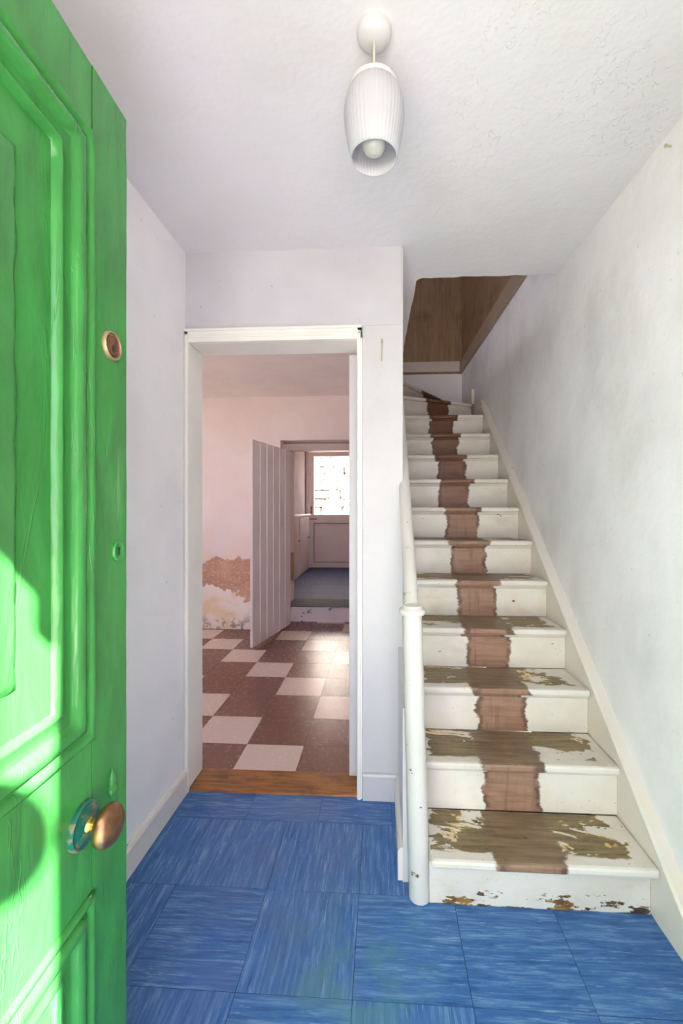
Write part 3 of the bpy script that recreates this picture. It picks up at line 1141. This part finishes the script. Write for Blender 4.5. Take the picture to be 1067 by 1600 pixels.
box(bm, -1.305, -1.275, GY - 0.027, GY - 0.0195, 1.15, 1.29, 0.002)
pt = obj('lock_plate', bm, M_STEM, d4)
bm = bm_new()
box(bm, -1.298, -1.282, GY - 0.030, GY - 0.026, 1.165, 1.195)
box(bm, -1.298, -1.282, GY - 0.030, GY - 0.026, 1.235, 1.265)
obj('lock_hole', bm, M_BLACK, pt)
bm = bm_new()
tube(bm, [(-1.36, GY - 0.035, 1.06), (-1.28, GY - 0.035, 1.06), (-1.19, GY - 0.035, 1.058)], [0.006, 0.008, 0.006], 10)
obj('handle', bm, M_IRON, d4, smooth=True)

# ------------------------------------------------------------------ staircase
RISE, GO, N0 = 0.180, 0.2012, 1.298
st = empty('staircase', (0.46, 1.36, 0), 'worn white staircase with a bare brown runner stripe climbing beside the right wall', 'staircase')
NS = 11


def ny(i):
    return N0 + GO * (i - 1)


def xl(y):
    return 0.096 if y < BY - 0.12 else 0.068


for i in range(1, NS + 1):
    y0 = ny(i)
    y1 = ny(i + 1) + 0.030 if i < NS else ny(i + 1)
    z1 = RISE * i
    x0 = 0.147 if i == 1 else xl(y0)
    b_ = bm_new()
    if i < NS:
        a0, a1 = sx(y0), sx(y1)
        bot = [(x0, y0, z1 - 0.028), (a0, y0, z1 - 0.028), (a1, y1, z1 - 0.028), (x0, y1, z1 - 0.028)]
    else:
        bot = [(x0, y0, z1 - 0.028), (sx(y0), y0, z1 - 0.028), (sx(3.72), 3.72, z1 - 0.028), (x0, 3.40, z1 - 0.028)]
    top = [(p[0], p[1], z1) for p in bot]
    hexa(b_, bot, top, 0.009)
    o = obj('tread', b_, M_TREAD, None, base=(0.46, y0, z1))
    o.parent = st
    o.location = Vector((0.46, y0, z1)) - Vector(st.location)
    # riser below this tread
    yr = y0 + (0.050 if i == 1 else 0.028)
    xr0 = x0
    b_ = bm_new()
    zb = 0.002 if i == 1 else RISE * (i - 1) + 0.0005
    hexa(b_, [(xr0, yr, zb), (sx(yr), yr, zb), (sx(yr), yr + 0.018, zb), (xr0, yr + 0.018, zb)],
         [(xr0, yr, z1 - 0.0285), (sx(yr), yr, z1 - 0.0285), (sx(yr), yr + 0.018, z1 - 0.0285), (xr0, yr + 0.018, z1 - 0.0285)])
    obj('riser', b_, M_RISER, st)
    # scotia under the nosing
    b_ = bm_new()
    prism(b_, [(yr - 0.012, z1 - 0.0285), (yr, z1 - 0.0285), (yr, z1 - 0.044), (yr - 0.005, z1 - 0.040)], 'x', xr0, sx(yr) - 0.001)
    obj('scotia', b_, M_RISER, st)

# winders: they turn left round the end of the rail
PV = (0.070, 3.36)


def winder(a, b_, c_, d, z, name='winder_tread'):
    bm_ = bm_new()
    hexa(bm_, [(p[0], p[1], z - 0.028) for p in (a, b_, c_, d)], [(p[0], p[1], z) for p in (a, b_, c_, d)], 0.008)
    o_ = obj(name, bm_, M_TREAD, None, base=(0.46, min(a[1], b_[1]), z))
    o_.parent = st
    o_.location = Vector((0.46, min(a[1], b_[1]), z)) - Vector(st.location)


def wriser(a, b_, z0, z1):
    bm_ = bm_new()
    d = Vector((b_[0] - a[0], b_[1] - a[1], 0)).normalized()
    nrm = Vector((-d.y, d.x, 0)) * 0.016
    pa, pb = Vector((a[0], a[1], 0)), Vector((b_[0], b_[1], 0))
    q = [pa, pb, pb + nrm, pa + nrm]
    hexa(bm_, [(p.x, p.y, z0 + 0.0005) for p in q], [(p.x, p.y, z1 - 0.0285) for p in q])
    obj('riser', bm_, M_RISER, st)


e12 = (sx(3.69), 3.70)
e13 = (0.56, SY - 0.004)
winder(PV, e12, (sx(SY), SY - 0.004), (PV[0], 3.60), 12 * RISE)
wriser((PV[0], PV[1] + 0.02), (e12[0], e12[1] + 0.02), 11 * RISE, 12 * RISE)
winder((PV[0], 3.47), (0.60, SY - 0.02), (0.30, SY - 0.004), (PV[0], 3.95), 13 * RISE)
wriser((PV[0], 3.49), (0.585, SY - 0.004), 12 * RISE, 13 * RISE)
bm = bm_new()
box(bm, 0.068, 0.085, 3.55, SY - 0.004, 13 * RISE, 2.60)
obj('riser', bm, M_RISER, st)

# wall string with its capping
bm = bm_new()
def strz(y):
    return 0.205 + 0.8955 * (y - 1.30)
ys = [1.115, 1.30] + [1.5 + 0.3 * k for k in range(7)] + [3.36]
va = []
for y in ys:
    zt = max(strz(y), 0.04)
    zb = max(0.002, strz(y) - 0.36)
    va.append([bm.verts.new(p) for p in ((sx(y) + 0.001, y, zb), (sx(y) + 0.001, y, zt), (wx(y), y, zt), (wx(y), y, zb))])
for k in range(len(va) - 1):
    for i in range(4):
        l = (i + 1) % 4
        bm.faces.new((va[k][i], va[k][l], va[k + 1][l], va[k + 1][i]))
bm.faces.new(va[0])
bm.faces.new(va[-1])
obj('wall_string', bm, M_STRING, st)
bm = bm_new()
va = []
for y in ys:
    zt = max(strz(y), 0.04)
    pts = ((sx(y) - 0.004, zt), (sx(y) - 0.006, zt + 0.008), (sx(y) + 0.002, zt + 0.016), (wx(y), zt + 0.018), (wx(y), zt))
    va.append([bm.verts.new((p[0], y, p[1])) for p in pts])
for k in range(len(va) - 1):
    for i in range(5):
        l = (i + 1) % 5
        bm.faces.new((va[k][i], va[k][l], va[k + 1][l], va[k + 1][i]))
bm.faces.new(va[0])
bm.faces.new(va[-1])
obj('string_capping', bm, M_STRING, st)
# end pieces beside the winders
bm = bm_new()
prism(bm, [(3.36, 11 * RISE), (3.66, 11 * RISE), (3.66, 12 * RISE + 0.02), (3.42, 2.12), (3.36, 2.06)], 'x', wx(3.5) - 0.03, wx(3.5) - 0.001)
obj('winder_string', bm, M_STRING, st)
bm = bm_new()
prism(bm, [(3.72, 12 * RISE), (SY - 0.02, 12 * RISE), (SY - 0.02, 12 * RISE + 0.03), (3.74, 12 * RISE + 0.13), (3.72, 12 * RISE + 0.13)], 'x', wx(3.9) - 0.028, wx(3.9) - 0.004)
obj('winder_string', bm, M_STRING, st)
bm = bm_new()
box(bm, 0.30, 0.50, SY - 0.016, SY - 0.001, 13 * RISE - 0.02, 2.48, 0.002)
obj('winder_string', bm, M_SWHITE, st)

# spandrel panel, newel and rail
bm = bm_new()
prism(bm, [(1.42, 0.003), (BY - 0.008, 0.003), (BY - 0.008, 0.66), (1.62, 0.60), (1.42, 0.585)], 'x', 0.066, 0.086)
sp = obj('spandrel_panel', bm, M_TRIM, st)
bm = bm_new()
prism(bm, [(0.050, 0.004), (0.066, 0.004), (0.066, 0.115), (0.058, 0.115), (0.050, 0.102)], 'y', 1.425, BY - 0.028)
obj('plinth', bm, M_BASE, sp)
bm = bm_new()
bx_, tx_ = Vector((0.118, 1.372, 0.003)), Vector((0.094, 1.372, 0.915))
pts, rad = [], []
for k in range(15):
    t_ = k / 14
    pts.append(bx_.lerp(tx_, t_))
    rad.append(0.0345 - 0.003 * t_)
tube(bm, pts, rad, 14)
nw = obj('newel_post', bm, M_NEWEL, st, smooth=True)
bm = bm_new()
lathe(bm, [(0.030, 0.0), (0.041, 0.002), (0.044, 0.008), (0.044, 0.013), (0.041, 0.018), (0.034, 0.022), (0.031, 0.030), (0.018, 0.034), (0.0005, 0.034)], 28,
      mtx=Matrix.Translation((0.094, 1.372, 0.912)))
obj('newel_cap', bm, M_NEWEL, nw, smooth=True)
bm = bm_new()
p0, p1 = Vector((0.092, 1.375, 0.940)), Vector((0.094, 3.30, 0.940 + 0.9 * 1.925))
tube(bm, [p0.lerp(p1, k / 20) for k in range(21)], 0.0235, 16)
obj('handrail', bm, M_NEWEL, st, smooth=True)

# ------------------------------------------------------------------ pendant lamp
LX, LY = -0.021, 1.0
pl = empty('pendant_lamp', (LX, LY, CZ), 'white pendant lamp with a ribbed frosted shade and bare bulb', 'pendant lamp')
T = lambda z=0: Matrix.Translation((LX, LY, z))
bm = bm_new()
lathe(bm, [(0.041, CZ), (0.0415, CZ - 0.006), (0.040, CZ - 0.014), (0.036, CZ - 0.021), (0.026, CZ - 0.026), (0.008, CZ - 0.028), (0.0035, CZ - 0.029)], 40, mtx=T())
obj('ceiling_rose', bm, M_FITTING, pl, smooth=True)
bm = bm_new()
tube(bm, [(LX, LY, CZ - 0.026), (LX, LY, 2.24)], 0.0028, 10)
obj('cord', bm, M_CORD, pl, smooth=True)
ribs = lambda a, z: 1 + 0.010 * math.cos(44 * a)
bm = bm_new()
prof_ = [(0.058, 2.238), (0.0625, 2.229), (0.066, 2.219), (0.0695, 2.203), (0.0708, 2.186), (0.0695, 2.165), (0.0662, 2.140), (0.0610, 2.112), (0.0545, 2.083),
         (0.0525, 2.083), (0.0590, 2.112), (0.0642, 2.140), (0.0675, 2.165), (0.0688, 2.186), (0.0675, 2.203), (0.064, 2.219), (0.056, 2.235)]
lathe(bm, prof_, 176, rfun=ribs, mtx=T())
obj('shade', bm, M_SHADE, pl, smooth='all')
bm = bm_new()
lathe(bm, [(0.0005, 2.262), (0.018, 2.261), (0.042, 2.258), (0.0555, 2.252), (0.0600, 2.246), (0.0600, 2.239), (0.0570, 2.237), (0.0005, 2.237)], 48, mtx=T())
obj('shade_gallery', bm, M_FITTING, pl, smooth=True)
bm = bm_new()
lathe(bm, [(0.0005, 2.236), (0.018, 2.236), (0.019, 2.20), (0.016, 2.18), (0.0135, 2.172)], 24, mtx=T())
obj('lamp_holder', bm, M_FITTING, pl, smooth=True)
bm = bm_new()
lathe(bm, [(0.0125, 2.176), (0.0135, 2.165), (0.0200, 2.150), (0.0265, 2.135), (0.0290, 2.121), (0.0270, 2.107), (0.0200, 2.097), (0.010, 2.0925), (0.0005, 2.0915)], 32, mtx=T())
obj('bulb', bm, M_BULB, pl, smooth='all')

# ------------------------------------------------------------------ coat hook on the pier, nail on the wall
hk = empty('coat_hook', (-0.004, BY - 0.007, 1.88), 'small white-painted wire hook on the pier beside the doorway', 'hook')
bm = bm_new()
box(bm, -0.009, 0.001, BY - 0.010, BY - 0.007, 1.965, 1.985, 0.001)
obj('hook_plate', bm, M_HOOK, hk)
bm = bm_new()
tube(bm, [(-0.004, BY - 0.010, 1.978), (-0.004, BY - 0.014, 1.95), (-0.005, BY - 0.014, 1.905), (-0.006, BY - 0.020, 1.886), (-0.006, BY - 0.032, 1.881), (-0.006, BY - 0.036, 1.894), (-0.006, BY - 0.036, 1.902)], 0.0024, 10)
obj('hook_wire', bm, M_HOOK, hk, smooth=True)
bm = bm_new()
tube(bm, [(wx(1.31) + 0.004, 1.31, 2.335), (wx(1.31) - 0.016, 1.31, 2.338)], 0.0025, 8)
tube(bm, [(wx(1.31) - 0.016, 1.31, 2.338), (wx(1.31) - 0.018, 1.31, 2.338)], 0.005, 10)
nl = tag(obj('nail', bm, M_HOOK, None, base=(wx(1.31), 1.31, 2.335)), 'small painted nail high on the right wall', 'nail')

# ------------------------------------------------------------------ outside
bm = bm_new()
box(bm, -14, 14, -16, 16, -0.35, -0.09)
struct('ground', bm, M_GROUND, 'pale paving around the house', 'ground')
sw = empty('stone_wall', (-1.2, 10.4, -0.09), 'whitewashed rubble stone wall outside the back door', 'stone wall')
bm = bm_new()
box(bm, -3.2, 1.2, 10.46, 10.8, -0.09, 3.6)
obj('core', bm, M_MORTAR, sw)
zc = -0.05
while zc < 3.55:
    hgt = random.uniform(0.16, 0.27)
    xc = -3.2 + random.uniform(0, 0.1)
    while xc < 1.1:
        wd = random.uniform(0.24, 0.52)
        vis = -1.95 < xc + wd / 2 < -0.1 and zc > 0.2
        if vis:
            bm = bm_new()
            ga, gb = random.uniform(0.003, 0.022), random.uniform(0.002, 0.018)
            vs = box(bm, xc + ga, xc + wd - ga, 10.36, 10.50, zc + gb, zc + hgt - gb)
            for v in vs:
                v.co += Vector((random.uniform(-0.018, 0.018), random.uniform(-0.02, 0.01), random.uniform(-0.016, 0.016)))
            bmesh.ops.bevel(bm, geom=bm.edges[:], offset=0.02, segments=1, affect='EDGES')
            obj('stone', bm, M_STONE, sw)
        xc += wd
    zc += hgt

# added globe lantern, unseen, made up to cast the round shadow on the green door
ln_ = empty('added_lantern', (0.64, -0.40, 2.62), 'made-up globe lantern on a bracket, added out of view to shadow the green door', 'lantern')
gx, gy, gz = 0.632, -0.90, 2.232
bm = bm_new()
box(bm, gx - 0.04, gx + 0.04, -0.415, -0.4005, 2.60, 2.74, 0.004)
obj('wall_plate', bm, M_IRON, ln_)
bm = bm_new()
tube(bm, [(gx, -0.41, 2.68), (gx, -0.6, 2.74), (gx, -0.8, 2.74), (gx, -0.88, 2.70), (gx, gy, 2.62), (gx, gy, gz + 0.06)], 0.009, 10)
obj('arm', bm, M_IRON, ln_, smooth=True)
bm = bm_new()
lathe(bm, [(0.0005, 0.068)] + [(0.068 * math.sin(PI * k / 16), 0.068 * math.cos(PI * k / 16)) for k in range(1, 16)] + [(0.0005, -0.068)], 28, mtx=Matrix.Translation((gx, gy, gz)))
obj('globe', bm, M_IRON, ln_, smooth='all')
